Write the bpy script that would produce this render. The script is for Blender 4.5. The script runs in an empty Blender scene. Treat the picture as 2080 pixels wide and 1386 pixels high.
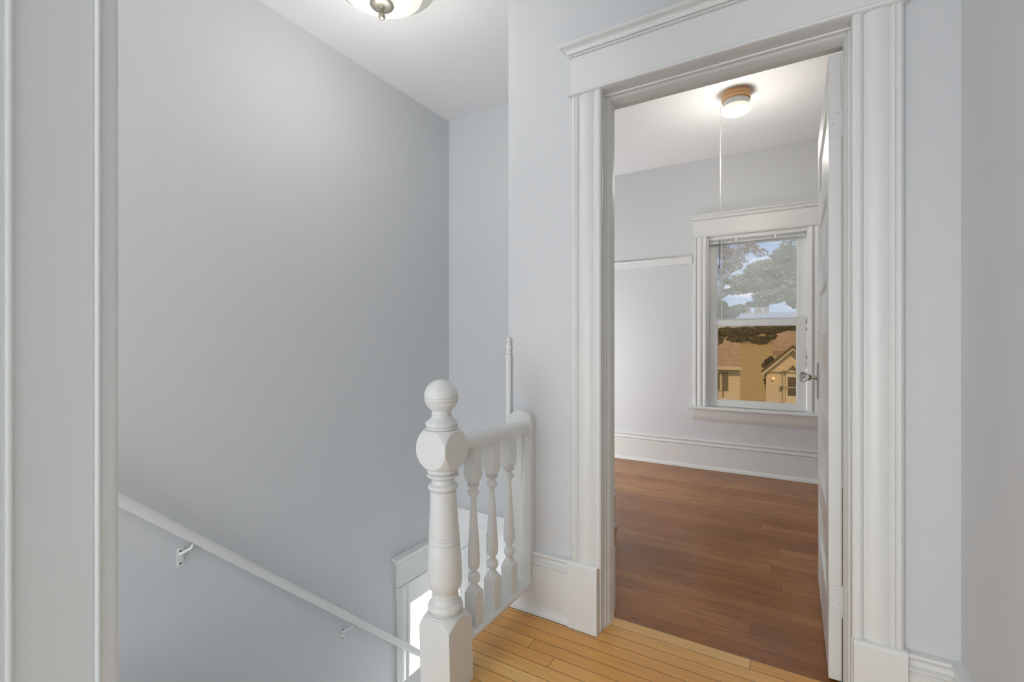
import bpy, bmesh, math, random
from mathutils import Vector, Matrix, noise
PI = math.pi
S = bpy.context.scene
C = S.collection
H = 1.118                      # eye height: measurements below are taken from eye level, H lifts them so the floor is z = 0

# ------------------------------------------------------------------ camera, sky, light, exposure
cd = bpy.data.cameras.new('camera'); cam = bpy.data.objects.new('camera', cd); C.objects.link(cam)
cam.location = (0, 0, H); cam.rotation_euler = (PI/2, 0, math.radians(30.88))
cd.sensor_width = 36; cd.lens = 956.4/2080*36; cd.shift_y = 1/2080; cd.clip_start = 0.02; cd.clip_end = 300
S.camera = cam
S.view_settings.view_transform = 'Standard'; S.view_settings.look = 'None'
S.view_settings.gamma = 1; S.view_settings.use_curve_mapping = False
S.view_settings.exposure = 0.02

W = bpy.data.worlds.new('sky'); S.world = W; W.use_nodes = True
nt = W.node_tree; nt.nodes.clear(); N = nt.nodes.new; L = nt.links.new
out = N('ShaderNodeOutputWorld'); bg = N('ShaderNodeBackground'); tc = N('ShaderNodeTexCoord')
sep = N('ShaderNodeSeparateXYZ'); grad = N('ShaderNodeValToRGB'); L(tc.outputs['Generated'], sep.inputs[0]); L(sep.outputs['Z'], grad.inputs[0])
grad.color_ramp.elements[0].position = 0.0; grad.color_ramp.elements[0].color = (.55, .68, .88, 1)
grad.color_ramp.elements[1].position = .35; grad.color_ramp.elements[1].color = (.18, .38, .82, 1)
mp = N('ShaderNodeMapping'); mp.inputs['Scale'].default_value = (1, 1, 2.6); L(tc.outputs['Generated'], mp.inputs[0])
cl = N('ShaderNodeTexNoise'); cl.inputs['Scale'].default_value = 7; cl.inputs['Detail'].default_value = 7; cl.inputs['Roughness'].default_value = .55; L(mp.outputs[0], cl.inputs[0])
cr = N('ShaderNodeValToRGB'); cr.color_ramp.elements[0].position = .50; cr.color_ramp.elements[1].position = .62; L(cl.outputs[0], cr.inputs[0])
mx = N('ShaderNodeMixRGB'); L(cr.outputs[0], mx.inputs[0]); L(grad.outputs[0], mx.inputs[1]); mx.inputs[2].default_value = (.92, .94, 1, 1)
L(mx.outputs[0], bg.inputs[0]); bg.inputs[1].default_value = 1.35; L(bg.outputs[0], out.inputs[0])

def lamp(name, kind, loc, energy, color=(1, 1, 1), rot=(0, 0, 0), **kw):
    d = bpy.data.lights.new(name, kind); d.energy = energy; d.color = color
    for k, v in kw.items(): setattr(d, k, v)
    o = bpy.data.objects.new(name, d); C.objects.link(o); o.location = (loc[0], loc[1], loc[2]+H); o.rotation_euler = rot
    return o
lamp('sun', 'SUN', (3, -8, 12), 3.0, (1, .95, .87), (math.radians(48), 0, math.radians(18)), angle=.05)
# added fill from behind the camera, where an unseen window is assumed
lamp('back_room_fill', 'AREA', (.10, -2.6, -.2), 27, (.965, .978, 1), (PI/2+.10, 0, 0), shape='RECTANGLE', size=1.5, size_y=1.9)
# added soft fill for the stairwell, as from an assumed window left of the camera
lamp('stairwell_fill', 'AREA', (-1.45, -2.6, -.2), 43, (.965, .978, 1), (PI/2+.16, 0, 0), shape='RECTANGLE', size=1.1, size_y=1.9)
# added bedroom fill, out of view round the corner to the left
lamp('bedroom_side_fill', 'AREA', (-2.62, 3.25, -.2), 52, (.965, .978, 1), (PI/2+.22, 0, -PI/2), shape='RECTANGLE', size=.9, size_y=1.7)
lamp('hall_lamp_bulb', 'POINT', (-1.545, 1.475, 1.25), 4.6, (1, .96, .9), shadow_soft_size=.08)
# added point fill behind the camera, brightening the landing through the near doorway
lamp('back_room_point_fill', 'POINT', (-.42, -.45, 1.25), 6, (1, .98, .95), shadow_soft_size=.18)
lamp('bedroom_lamp_bulb', 'POINT', (-.318, 3.33, 1.15), 9, (1, .95, .86), shadow_soft_size=.07)
lamp('stair_window_daylight', 'AREA', (-2.19, 2.55, -2.25), 17, (1, 1, 1), (PI/2+.7, 0, -PI/2), shape='RECTANGLE', size=.48, size_y=.85)

# ------------------------------------------------------------------ materials
def mat(name, col, rough=.5, bump=None, metal=0, var=None, spec=.5, wear=None):
    m = bpy.data.materials.new(name); m.use_nodes = True; t = m.node_tree; b = t.nodes['Principled BSDF']
    b.inputs['Base Color'].default_value = (*col, 1); b.inputs['Roughness'].default_value = rough
    b.inputs['Metallic'].default_value = metal; b.inputs['Specular IOR Level'].default_value = spec
    tc = t.nodes.new('ShaderNodeTexCoord')
    if var:
        n = t.nodes.new('ShaderNodeTexNoise'); n.inputs['Scale'].default_value = var[0]; n.inputs['Detail'].default_value = 4
        t.links.new(tc.outputs['Object'], n.inputs[0]); r = t.nodes.new('ShaderNodeMixRGB'); t.links.new(n.outputs[0], r.inputs[0])
        a = var[1]; r.inputs[1].default_value = tuple(c*(1-a) for c in col)+(1,); r.inputs[2].default_value = tuple(min(1, c*(1+a)) for c in col)+(1,)
        t.links.new(r.outputs[0], b.inputs['Base Color'])
    if bump:
        n = t.nodes.new('ShaderNodeTexNoise'); n.inputs['Scale'].default_value = bump[0]; n.inputs['Detail'].default_value = 3
        t.links.new(tc.outputs['Object'], n.inputs[0]); bp = t.nodes.new('ShaderNodeBump'); bp.inputs['Strength'].default_value = bump[1]
        bp.inputs['Distance'].default_value = bump[2]; t.links.new(n.outputs[0], bp.inputs['Height']); t.links.new(bp.outputs[0], b.inputs['Normal'])
    return m
WALL = mat('grey_wall_paint', (.695, .71, .722), .62, (90, .12, .002), var=(1.5, .012), spec=.3)
TRIM = mat('white_trim_paint', (.80, .812, .795), .36, (25, .10, .003), var=(3, .012))
BOUNCE_FLOOR = mat('pale_bounce_floor', (.62, .63, .64), .95, (300, .4, .004), var=(3, .04))  # neutral floor surface added out of view to bounce light and cut warm cast
CEIL = mat('stippled_ceiling', (.90, .905, .915), .8, (210, .38, .004), spec=.2)
METAL = mat('brushed_nickel', (.40, .38, .32), .45, metal=1)
PAINTED = mat('painted_metal', (.78, .79, .785), .36)
DARK = mat('dark_metal', (.05, .05, .05), .4)
GREYM = mat('grey_plate', (.20, .20, .20), .35, metal=.7)
BRASS = mat('tan_lamp_collar', (.72, .42, .20), .35, spec=.5)
CORD = mat('white_cord', (.85, .85, .82), .5)
GAP = mat('shadow_gap_dark', (.035, .03, .028), .8)
SCREW = mat('worn_screw', (.42, .42, .40), .4)
BLACK = mat('black_plastic', (.01, .01, .01), .4)
SIDING = None

def floor_mat(name, c1, c2, c3, gap, w, ln, rough, grain, seed, gapk=.18):
    m = bpy.data.materials.new(name); m.use_nodes = True; t = m.node_tree; b = t.nodes['Principled BSDF']; n = t.nodes.new; l = t.links.new
    tc = n('ShaderNodeTexCoord'); sp = n('ShaderNodeSeparateXYZ'); l(tc.outputs['Object'], sp.inputs[0])
    def M(op, a, bb=None, cc=None):
        x = n('ShaderNodeMath'); x.operation = op
        for i, v in enumerate((a, bb, cc)):
            if v is None: continue
            if isinstance(v, (int, float)): x.inputs[i].default_value = v
            else: l(v, x.inputs[i])
        return x.outputs[0]
    row = M('DIVIDE', sp.outputs['Y'], w); ri = M('FLOOR', row); rf = M('FRACT', row)
    wn = n('ShaderNodeTexWhiteNoise'); wn.noise_dimensions = '1D'; l(M('ADD', ri, seed), wn.inputs['W'])
    col = M('ADD', M('DIVIDE', sp.outputs['X'], ln), M('MULTIPLY', wn.outputs['Value'], 7.3)); ci = M('FLOOR', col); cf = M('FRACT', col)
    cb = n('ShaderNodeCombineXYZ'); l(ri, cb.inputs[0]); l(ci, cb.inputs[1]); cb.inputs[2].default_value = seed
    wb = n('ShaderNodeTexWhiteNoise'); wb.noise_dimensions = '3D'; l(cb.outputs[0], wb.inputs['Vector'])
    rp = n('ShaderNodeValToRGB'); e = rp.color_ramp.elements; e[0].position = 0; e[0].color = (*c1, 1); e[1].position = 1; e[1].color = (*c3, 1)
    k = e.new(.5); k.color = (*c2, 1); l(wb.outputs['Value'], rp.inputs[0])
    # grain: long streaks, shifted board by board
    ad = n('ShaderNodeVectorMath'); ad.operation = 'MULTIPLY_ADD'; l(wb.outputs['Color'], ad.inputs[0]); ad.inputs[1].default_value = (9, 9, 9); l(tc.outputs['Object'], ad.inputs[2])
    mp = n('ShaderNodeMapping'); mp.inputs['Scale'].default_value = (2.2, 42, 2); l(ad.outputs[0], mp.inputs[0])
    g = n('ShaderNodeTexNoise'); g.inputs['Scale'].default_value = 2.2; g.inputs['Detail'].default_value = 6; g.inputs['Distortion'].default_value = .6; l(mp.outputs[0], g.inputs[0])
    gr = n('ShaderNodeMapRange'); gr.inputs['From Min'].default_value = .25; gr.inputs['From Max'].default_value = .75
    gr.inputs['To Min'].default_value = 1-grain; gr.inputs['To Max'].default_value = 1+grain*.7; l(g.outputs[0], gr.inputs['Value'])
    pn = n('ShaderNodeTexNoise'); pn.inputs['Scale'].default_value = 1.9; pn.inputs['Detail'].default_value = 5; l(tc.outputs['Object'], pn.inputs[0])
    pr = n('ShaderNodeMapRange'); pr.inputs['From Min'].default_value = .3; pr.inputs['From Max'].default_value = .7
    pr.inputs['To Min'].default_value = 1-grain*.8; pr.inputs['To Max'].default_value = 1+grain*.5; l(pn.outputs[0], pr.inputs['Value'])
    mu = n('ShaderNodeVectorMath'); mu.operation = 'SCALE'; l(rp.outputs[0], mu.inputs[0]); l(M('MULTIPLY', gr.outputs[0], pr.outputs[0]), mu.inputs['Scale'])
    # knots and specks
    vo = n('ShaderNodeTexVoronoi'); vo.inputs['Scale'].default_value = 3.1; m2 = n('ShaderNodeMapping'); m2.inputs['Scale'].default_value = (.7, 1.5, 1); l(ad.outputs[0], m2.inputs[0]); l(m2.outputs[0], vo.inputs['Vector'])
    kn = M('LESS_THAN', vo.outputs['Distance'], .035)
    gx = M('LESS_THAN', M('ABSOLUTE', M('SUBTRACT', rf, .5)), .5 - gap/w)         # 1 inside board
    gy = M('LESS_THAN', M('ABSOLUTE', M('SUBTRACT', cf, .5)), .5 - gap/ln*.8)
    ins = M('MULTIPLY', gx, gy)
    mk = n('ShaderNodeMixRGB'); l(M('MULTIPLY', kn, .55), mk.inputs[0]); l(mu.outputs[0], mk.inputs[1]); mk.inputs[2].default_value = (*[c*.25 for c in c1], 1)
    mg = n('ShaderNodeMixRGB'); l(ins, mg.inputs[0]); mg.inputs[1].default_value = (*[c*gapk for c in c1], 1); l(mk.outputs[0], mg.inputs[2])
    l(mg.outputs[0], b.inputs['Base Color']); b.inputs['Roughness'].default_value = rough; b.inputs['Specular IOR Level'].default_value = .35
    bp = n('ShaderNodeBump'); bp.inputs['Strength'].default_value = .35; bp.inputs['Distance'].default_value = .0015; l(M('ADD', ins, M('MULTIPLY', g.outputs[0], .3)), bp.inputs['Height']); l(bp.outputs[0], b.inputs['Normal'])
    return m
MAPLE = floor_mat('maple_strip_floor', (.80, .40, .110), (.88, .485, .155), (.93, .575, .22), .0012, .0575, 1.7, .28, .13, 3.0)
FIR = floor_mat('reddish_fir_floor', (.34, .125, .028), (.40, .158, .040), (.47, .20, .058), .0011, .0830, 3.6, .24, .30, 8.0, .38)

def emis(name, col, st):
    m = bpy.data.materials.new(name); m.use_nodes = True; b = m.node_tree.nodes['Principled BSDF']
    b.inputs['Base Color'].default_value = (.42, .42, .40, 1); b.inputs['Roughness'].default_value = .25
    b.inputs['Emission Color'].default_value = (*col, 1); b.inputs['Emission Strength'].default_value = st
    return m
BOWL = emis('frosted_bowl_glass', (1, .94, .85), .60)
GLOBE = emis('opal_lamp_glass', (1, .97, .78), .78)
RIMG = emis('pale_green_rim_glass', (.95, 1, .80), .12)
FROST = emis('daylit_frosted_pane', (1, .995, .96), .70)
LANT = emis('lit_lantern_glass', (1, .72, .25), 2.5)

def glass_mat(name, tint, haze, hazecol, gloss=.06):
    m = bpy.data.materials.new(name); m.use_nodes = True; t = m.node_tree; t.nodes.clear(); n = t.nodes.new; l = t.links.new
    o = n('ShaderNodeOutputMaterial'); tr = n('ShaderNodeBsdfTransparent'); tr.inputs[0].default_value = (*tint, 1)
    tl = n('ShaderNodeBsdfDiffuse'); tl.inputs[0].default_value = (*hazecol, 1); gl = n('ShaderNodeBsdfGlossy'); gl.inputs['Roughness'].default_value = .02
    m1 = n('ShaderNodeMixShader'); m1.inputs[0].default_value = haze; l(tr.outputs[0], m1.inputs[1]); l(tl.outputs[0], m1.inputs[2])
    m2 = n('ShaderNodeMixShader'); m2.inputs[0].default_value = gloss; l(m1.outputs[0], m2.inputs[1]); l(gl.outputs[0], m2.inputs[2]); l(m2.outputs[0], o.inputs[0])
    return m
CLEAR = glass_mat('hazy_window_glass', (.98, .99, .98), .33, (.95, .95, .93), 0)
AMBER = glass_mat('amber_screened_glass', (.84, .69, .49), .10, (.62, .48, .30), 0)
CRYS = bpy.data.materials.new('cut_glass'); CRYS.use_nodes = True
_b = CRYS.node_tree.nodes['Principled BSDF']; _b.inputs['Transmission Weight'].default_value = .9; _b.inputs['Roughness'].default_value = .03; _b.inputs['IOR'].default_value = 1.5

# ------------------------------------------------------------------ geometry helpers
class MB:
    def __init__(s): s.v = []; s.f = []
    def box(s, x0, x1, y0, y1, z0, z1):
        b = len(s.v); s.v += [(x, y, z) for z in (z0, z1) for y in (y0, y1) for x in (x0, x1)]
        s.f += [tuple(b+i for i in q) for q in ((0, 2, 3, 1), (4, 5, 7, 6), (0, 1, 5, 4), (2, 6, 7, 3), (0, 4, 6, 2), (1, 3, 7, 5))]; return s
    def prism(s, pts, axis, a0, a1, m0=None, m1=None):
        # pts in the plane across axis: 'X'->(y,z) 'Y'->(x,z) 'Z'->(x,y); m0/m1: mitre shift per point
        n = len(pts); b = len(s.v)
        def P(p, a): return {'X': (a, p[0], p[1]), 'Y': (p[0], a, p[1]), 'Z': (p[0], p[1], a)}[axis]
        for i, p in enumerate(pts): s.v.append(P(p, a0 + (m0[i] if m0 else 0)))
        for i, p in enumerate(pts): s.v.append(P(p, a1 + (m1[i] if m1 else 0)))
        for i in range(n): j = (i+1) % n; s.f.append((b+i, b+j, b+n+j, b+n+i))
        s.f.append(tuple(b+i for i in range(n))[::-1]); s.f.append(tuple(b+n+i for i in range(n))); return s
    def turned(s, prof, cx, cy, w=None, seg=48, rot=0, lean=(0, 0), z0=None, axis='Z'):
        # lathe profile [(z, r)]; w = half width of the square stock that clips it
        b = len(s.v); zb = prof[0][0] if z0 is None else z0
        for z, r in prof:
            for k in range(seg):
                a = 2*PI*k/seg; rr = r
                if w: rr = min(r, w/max(abs(math.cos(a)), abs(math.sin(a))))
                x = rr*math.cos(a+rot); y = rr*math.sin(a+rot)
                ox = lean[0]*(z-zb); oy = lean[1]*(z-zb)
                s.v.append((cx+x+ox, cy+y+oy, z) if axis == 'Z' else ((z, cx+x, cy+y) if axis == 'X' else (cx+x, z, cy+y)))
        m = len(prof)
        for i in range(m-1):
            for k in range(seg): j = (k+1) % seg; s.f.append((b+i*seg+k, b+i*seg+j, b+(i+1)*seg+j, b+(i+1)*seg+k))
        s.f.append(tuple(b+k for k in range(seg))[::-1]); s.f.append(tuple(b+(m-1)*seg+k for k in range(seg))); return s
    def tube(s, path, r, seg=8):
        pts = [Vector(p) for p in path]; b0 = len(s.v)
        for i, p in enumerate(pts):
            d = (pts[min(i+1, len(pts)-1)]-pts[max(i-1, 0)]).normalized()
            u = d.cross(Vector((0, 0, 1)));
            if u.length < .01: u = d.cross(Vector((0, 1, 0)))
            u.normalize(); v = d.cross(u); rr = r[i] if isinstance(r, (list, tuple)) else r
            for k in range(seg): a = 2*PI*k/seg; s.v.append(tuple(p+u*rr*math.cos(a)+v*rr*math.sin(a)))
        for i in range(len(pts)-1):
            for k in range(seg): j = (k+1) % seg; s.f.append((b0+i*seg+k, b0+i*seg+j, b0+(i+1)*seg+j, b0+(i+1)*seg+k))
        s.f.append(tuple(b0+k for k in range(seg))[::-1]); s.f.append(tuple(b0+(len(pts)-1)*seg+k for k in range(seg))); return s
    def sweep(s, sec, path, up=(0, 0, 1)):
        # section (u sideways, v up) along a straight or bent path
        pts = [Vector(p) for p in path]; b0 = len(s.v); n = len(sec); U = Vector(up)
        for i, p in enumerate(pts):
            d = (pts[min(i+1, len(pts)-1)]-pts[max(i-1, 0)]).normalized(); side = d.cross(U).normalized(); w = side.cross(d)
            for (a, c) in sec: s.v.append(tuple(p+side*a+w*c))
        for i in range(len(pts)-1):
            for k in range(n): j = (k+1) % n; s.f.append((b0+i*n+k, b0+i*n+j, b0+(i+1)*n+j, b0+(i+1)*n+k))
        s.f.append(tuple(b0+k for k in range(n))[::-1]); s.f.append(tuple(b0+(len(pts)-1)*n+k for k in range(n))); return s
    def build(s, name, m, parent=None, smooth=None, bevel=None, org=None):
        xs = [v[0] for v in s.v]; ys = [v[1] for v in s.v]; zs = [v[2] for v in s.v]
        o3 = Vector(org) if org else Vector(((min(xs)+max(xs))/2, (min(ys)+max(ys))/2, min(zs)))
        me = bpy.data.meshes.new(name); me.from_pydata([tuple(Vector(v)-o3) for v in s.v], [], s.f)
        bm = bmesh.new(); bm.from_mesh(me); bmesh.ops.recalc_face_normals(bm, faces=bm.faces[:])
        if smooth is not None:
            for f in bm.faces: f.smooth = True
            for e in bm.edges:
                if len(e.link_faces) == 2 and e.calc_face_angle(0) > math.radians(smooth): e.smooth = False
        bm.to_mesh(me); bm.free(); me.materials.append(m)
        o = bpy.data.objects.new(name, me); C.objects.link(o); wl = Vector((o3.x, o3.y, o3.z+H))
        if parent: o.parent = parent; o.location = wl - Vector(parent.get('_w', (0, 0, 0)))
        else: o.location = wl
        o['_w'] = tuple(wl)
        if bevel:
            md = o.modifiers.new('bevel', 'BEVEL'); md.width = bevel; md.segments = 3; md.limit_method = 'ANGLE'; md.angle_limit = math.radians(50)
            for p in me.polygons: p.use_smooth = True
            md.harden_normals = True
        return o
def tag(o, label=None, cat=None, group=None, kind=None):
    if label: o['label'] = label
    if cat: o['category'] = cat
    if group: o['group'] = group
    if kind: o['kind'] = kind
    return o
def empty(name, loc, label=None, cat=None, group=None, kind=None, parent=None):
    o = bpy.data.objects.new(name, None); C.objects.link(o); w = Vector((loc[0], loc[1], loc[2]+H)); o.empty_display_size = .1
    o.location = w - (Vector(parent['_w']) if parent else Vector((0, 0, 0)))
    if parent: o.parent = parent
    o['_w'] = tuple(w); return tag(o, label, cat, group, kind)
def struct(mb, name, m, label, cat, **kw): return tag(mb.build(name, m, **kw), label, cat, kind='structure')
F = -H                         # floor level seen from eye level
ZC = 1.602                     # ceiling

# ------------------------------------------------------------------ shell
m = MB()                                            # wall with the doorway
m.box(-1.049, -.650, 1.725, 1.885, F, ZC); m.box(.166, 2.0, 1.725, 1.885, F, ZC); m.box(-.650, .166, 1.725, 1.885, .976, ZC)
struct(m, 'wall_doorway', WALL, 'grey painted wall around the white cased doorway', 'wall')
m = MB()
m.box(-2.275, -2.155, -2.92, 2.30, -3.9, ZC); m.box(-2.275, -2.155, 2.80, 3.28, -3.9, ZC)
m.box(-2.275, -2.155, 2.30, 2.80, -1.56, ZC); m.box(-2.275, -2.155, 2.30, 2.80, -3.9, -2.75)
struct(m, 'wall_left', WALL, 'tall grey wall along the stairwell behind the sloping handrail', 'wall')
struct(MB().box(-2.155, -1.049, 2.709, 2.735, -1.32, ZC), 'wall_stair_end', WALL, 'narrow grey wall at the far end of the stairwell', 'wall')
struct(MB().box(-2.155, -1.049, 2.699, 2.7089, -1.32, -1.192), 'trim_glow_band', CEIL, 'added pale band standing in for window glow along the bottom of the stairwell end wall', 'trim', bevel=.004)  # paler strip paints in the glow from the lower stair window
struct(MB().box(-1.049, -.935, 1.885, 2.735, -3.9, ZC), 'wall_partition', WALL, 'grey partition between stairwell and bedroom', 'wall')
struct(MB().box(-1.049, -.935, .19, 1.884, -3.9, F-.20), 'wall_below_landing', WALL, 'grey wall of the stairwell under the landing', 'wall')
struct(MB().box(-2.155, -1.049, 3.16, 3.28, -3.9, -1.32), 'wall_lower_hall', WALL, 'shaded grey wall at the foot of the stairs', 'wall')
struct(MB().box(-2.155, -1.049, 2.7355, 3.28, -1.319, -1.20), 'ceiling_lower_hall', CEIL, 'low white ceiling beyond the foot of the stairs', 'ceiling')
struct(MB().box(-1.049, -.935, 2.7355, 3.28, -3.9, -1.20), 'wall_lower_right', WALL, 'lower right wall at the foot of the stairs', 'wall')
m = MB().box(-.86, -.62, .07, .19, F, ZC).box(.36, .391, .07, .19, F, ZC).box(-.62, .36, .07, .19, .98, ZC)
struct(m, 'wall_camera_side', WALL, 'grey wall at the near end of the hall with an open doorway', 'wall')
struct(MB().box(.391, .51, .07, 1.725, F, ZC), 'wall_right', WALL, 'grey wall right of the doorway meeting it in a corner', 'wall')
struct(MB().box(-2.275, 2.12, .19, 1.725, ZC, ZC+.12).box(-2.275, -.935, 1.725, 2.735, ZC, ZC+.12), 'ceiling', CEIL, 'white stippled ceiling above the hall and stairwell', 'ceiling')
struct(MB().box(-2.7, 2.12, 2.735, 4.6, ZC, ZC+.12).box(-.935, 2.12, 1.885, 2.735, ZC, ZC+.12), 'ceiling_bedroom', CEIL, 'bright stippled bedroom ceiling around the round lamp', 'ceiling')
# bedroom
Yw = 4.413
m = MB().box(-2.7, -.66, Yw, 4.51, F-.3, ZC).box(.12, 2.0, Yw, 4.51, F-.3, ZC).box(-.66, .12, Yw, 4.51, .93, ZC).box(-.66, .12, Yw, 4.51, F-.3, -.60)
struct(m, 'wall_bedroom_window', WALL, 'grey bedroom wall holding the double-hung window', 'wall')
struct(MB().box(2.0, 2.12, 1.725, 4.56, F, ZC), 'wall_bedroom_right', WALL, 'grey side wall of the bedroom behind the open door', 'wall')
struct(MB().box(-2.82, -2.7, 2.735, 4.56, F, ZC), 'wall_bedroom_left', WALL, 'grey side wall at the left of the bedroom', 'wall')
struct(MB().box(-2.7, -2.155, 2.72, 2.735, F, ZC).box(-2.155, -.935, 2.7352, 2.745, F, ZC), 'wall_bedroom_near', WALL, 'bedroom side of the stairwell end wall', 'wall')
# back room round the camera
struct(MB().box(-2.155, -.86, -2.80, .19, F-.05, F).box(-1.03, -.86, .07, .19, F-.05, F-.0001), 'floor_landing', BOUNCE_FLOOR, 'unseen landing floor at the head of the stairs, made pale to bounce light', 'floor', org=(0, .0105, F))
struct(MB().box(-2.155, -1.049, .07, .19, -3.9, F-.05), 'wall_below_stair_head', WALL, 'wall under the head of the stairs', 'wall')
struct(MB().box(1.8, 1.92, -2.8, .07, F, ZC).box(.51, 1.8, .07, .12, F, ZC), 'wall_back_right', WALL, 'right wall of the room behind the near doorway', 'wall')
struct(MB().box(-2.155, 1.92, -2.92, -2.8, F, ZC), 'wall_back', WALL, 'far wall of the room behind the near doorway', 'wall')
struct(MB().box(-2.4, 1.92, -2.92, .1899, ZC, ZC+.12), 'ceiling_back', CEIL, 'ceiling of the room behind the near doorway', 'ceiling')
# floors
struct(MB().box(-1.03, .391, .19, 1.852, F-.05, F).box(-.62, .391, .07, .19, F-.05, F), 'floor', MAPLE, 'honey maple strip floor of the landing', 'floor', org=(0, .0105, F))
struct(MB().box(-.86, 1.92, -2.8, .07, F-.05, F), 'floor_back', BOUNCE_FLOOR, 'unseen floor of the room behind the near doorway, made pale to bounce light', 'floor', org=(0, 0, F))
struct(MB().box(-.935, 2.0, 1.8521, 2.735, F-.05, F-.002).box(-2.7, 2.0, 2.735, 4.413, F-.05, F-.002), 'floor_bedroom', FIR, 'reddish brown wide board floor of the bedroom', 'floor', org=(0, 1.852, F))
# painted landing edge round the stairwell
def qround(y0, y1, n=6): return [(y0+(y1-y0)*k/n) for k in range(n+1)]
m = MB(); pr = [(-1.03, F-.03), (-1.03, F+.001)] + [(-1.094-.013*math.sin(a), F-.0145+.0155*math.cos(a)) for a in [PI*k/8 for k in range(9)]]
m.prism(pr, 'Y', .19, 1.724)
struct(m, 'trim_2', TRIM, 'white painted nosing along the landing edge beside the newel post', 'trim', smooth=40)
struct(MB().box(-1.088, -1.03, .19, 1.885, F-.20, F-.03), 'trim_3', TRIM, 'white fascia board under the landing edge', 'trim')

# ------------------------------------------------------------------ mouldings
def casing_sec(w, d):                       # across the width t (outer -> inner), projection
    p = [(0, 0), (0, d*.72)]
    p += [(.006, d*.92), (.013, d*.92), (.0145, d*.78), (.0165, d*.78)]
    p += [(.0165+.009*k/6, d*.78+d*.18*math.sin(PI*k/6)) for k in range(1, 6)] + [(.0265, d*.66), (.029, d*.56)]
    a, b = .029, w-.034
    p += [(a+(b-a)*k/14, d*.56+d*.38*math.sin(PI*k/14)**.7) for k in range(1, 14)] + [(b, d*.54), (b+.004, d*.54)]
    p += [(b+.004+.012*k/6, d*.56+d*.44*math.sin(PI*k/12)) for k in range(1, 7)] + [(w-.008, d), (w-.002, d*.85), (w, d*.6), (w, 0)]
    return p
def v_casing(wallY, x_out, x_in, z0, z1, d=.025):
    w = abs(x_in-x_out); sg = 1 if x_in > x_out else -1
    return MB().prism([(x_out+sg*t, wallY-q) for t, q in casing_sec(w, d)], 'Z', z0, z1)
def crown(x0, x1, wallY, fy, z0, z1, o):     # mitred crown with returns: x0..x1 = fascia ends, fy fascia face
    h = z1-z0; P = [(0, z0), (o*.10, z0), (o*.22, z0+h*.06), (o*.22, z0+h*.13), (o*.12, z0+h*.16), (o*.34, z0+h*.20), (o*.34, z0+h*.28)]
    P += [(o*.34+o*.5*(1-math.cos(PI/2*k/6)), z0+h*.28+h*.42*math.sin(PI/2*k/6)) for k in range(1, 7)]
    P += [(o*.9, z0+h*.72), (o*.95, z0+h*.76), (o, z0+h*.80), (o, z0+h*.95), (o*.96, z1)]
    m = MB(); b = len(m.v); n = len(P)
    for (q, z) in P: m.v += [(x0-q, wallY, z), (x0-q, fy-q, z), (x1+q, fy-q, z), (x1+q, wallY, z)]
    for i in range(n-1):
        for k in range(3): m.f.append((b+i*4+k, b+i*4+k+1, b+i*4+4+k+1, b+i*4+4+k))
        m.f.append((b+i*4+3, b+i*4, b+i*4+4, b+i*4+7))
    m.f.append((b, b+1, b+2, b+3)); e = b+(n-1)*4; m.f.append((e, e+1, e+2, e+3)); return m
def base_sec(full=.257):
    f = full
    return [(0, 0), (.030, 0), (.030, .012), (.027, .022), (.020, .031), (.016, .033), (.016, f-.078), (.018, f-.077), (.018, f-.062), (.0145, f-.060),
            (.0145, f-.056), (.020, f-.052), (.026, f-.047), (.026, f-.043), (.019, f-.038), (.014, f-.036), (.012, f-.030), (.0125, f-.022), (.018, f-.018),
            (.024, f-.014), (.026, f-.009), (.023, f-.003), (.014, f-.001), (0, f)]
def base_x(x0, x1, wy, full=.257): return MB().prism([(wy-d, F+z) for d, z in base_sec(full)], 'X', x0, x1)
def base_yface(y0, y1, wx, sg, full=.257): return MB().prism([(wx+sg*d, F+z) for d, z in base_sec(full)], 'Y', y0, y1)

# ------------------------------------------------------------------ doorway trim (hall side and jambs)
t = empty('trim_4', (-.24, 1.71, F), 'wide white casing around the bedroom doorway with crowned head', 'door casing', kind='structure')
v_casing(1.725, -.7465, -.626, F+.255, .96).build('side_casing', TRIM, t, smooth=30)
v_casing(1.725, .2665, .147, F+.247, .96).build('side_casing', TRIM, t, smooth=30)
def plinth(x0, x1, z1):
    m = MB(); P = [(1.725, F)]; P += [(1.690, F), (1.690, z1-.014)] + [(1.690+.012*(1-math.cos(a)), z1-.014+.014*math.sin(a)) for a in [PI/2*k/6 for k in range(1, 7)]] + [(1.725, z1)]
    return m.prism(P, 'X', x0, x1)
plinth(-.760, -.6385, -.856).build('plinth_block', TRIM, t, smooth=40)
plinth(.1515, .274, -.869).build('plinth_block', TRIM, t, smooth=40)
m = MB().box(-.7475, .268, 1.700, 1.725, .972, 1.108)
m.build('head_fascia', TRIM, t, bevel=.002)
m = MB().prism([(1.725, .958), (1.697, .958)] + [(1.697-.009*math.sin(a), .965-.007*math.cos(a)) for a in [PI*k/8 for k in range(1, 9)]] + [(1.70, .972), (1.725, .972)], 'X', -.756, .276)
m.build('head_bead', TRIM, t, smooth=40)
crown(-.7475, .268, 1.725, 1.70, 1.1085, 1.150, .040).build('crown_moulding', TRIM, t, smooth=35)
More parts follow.
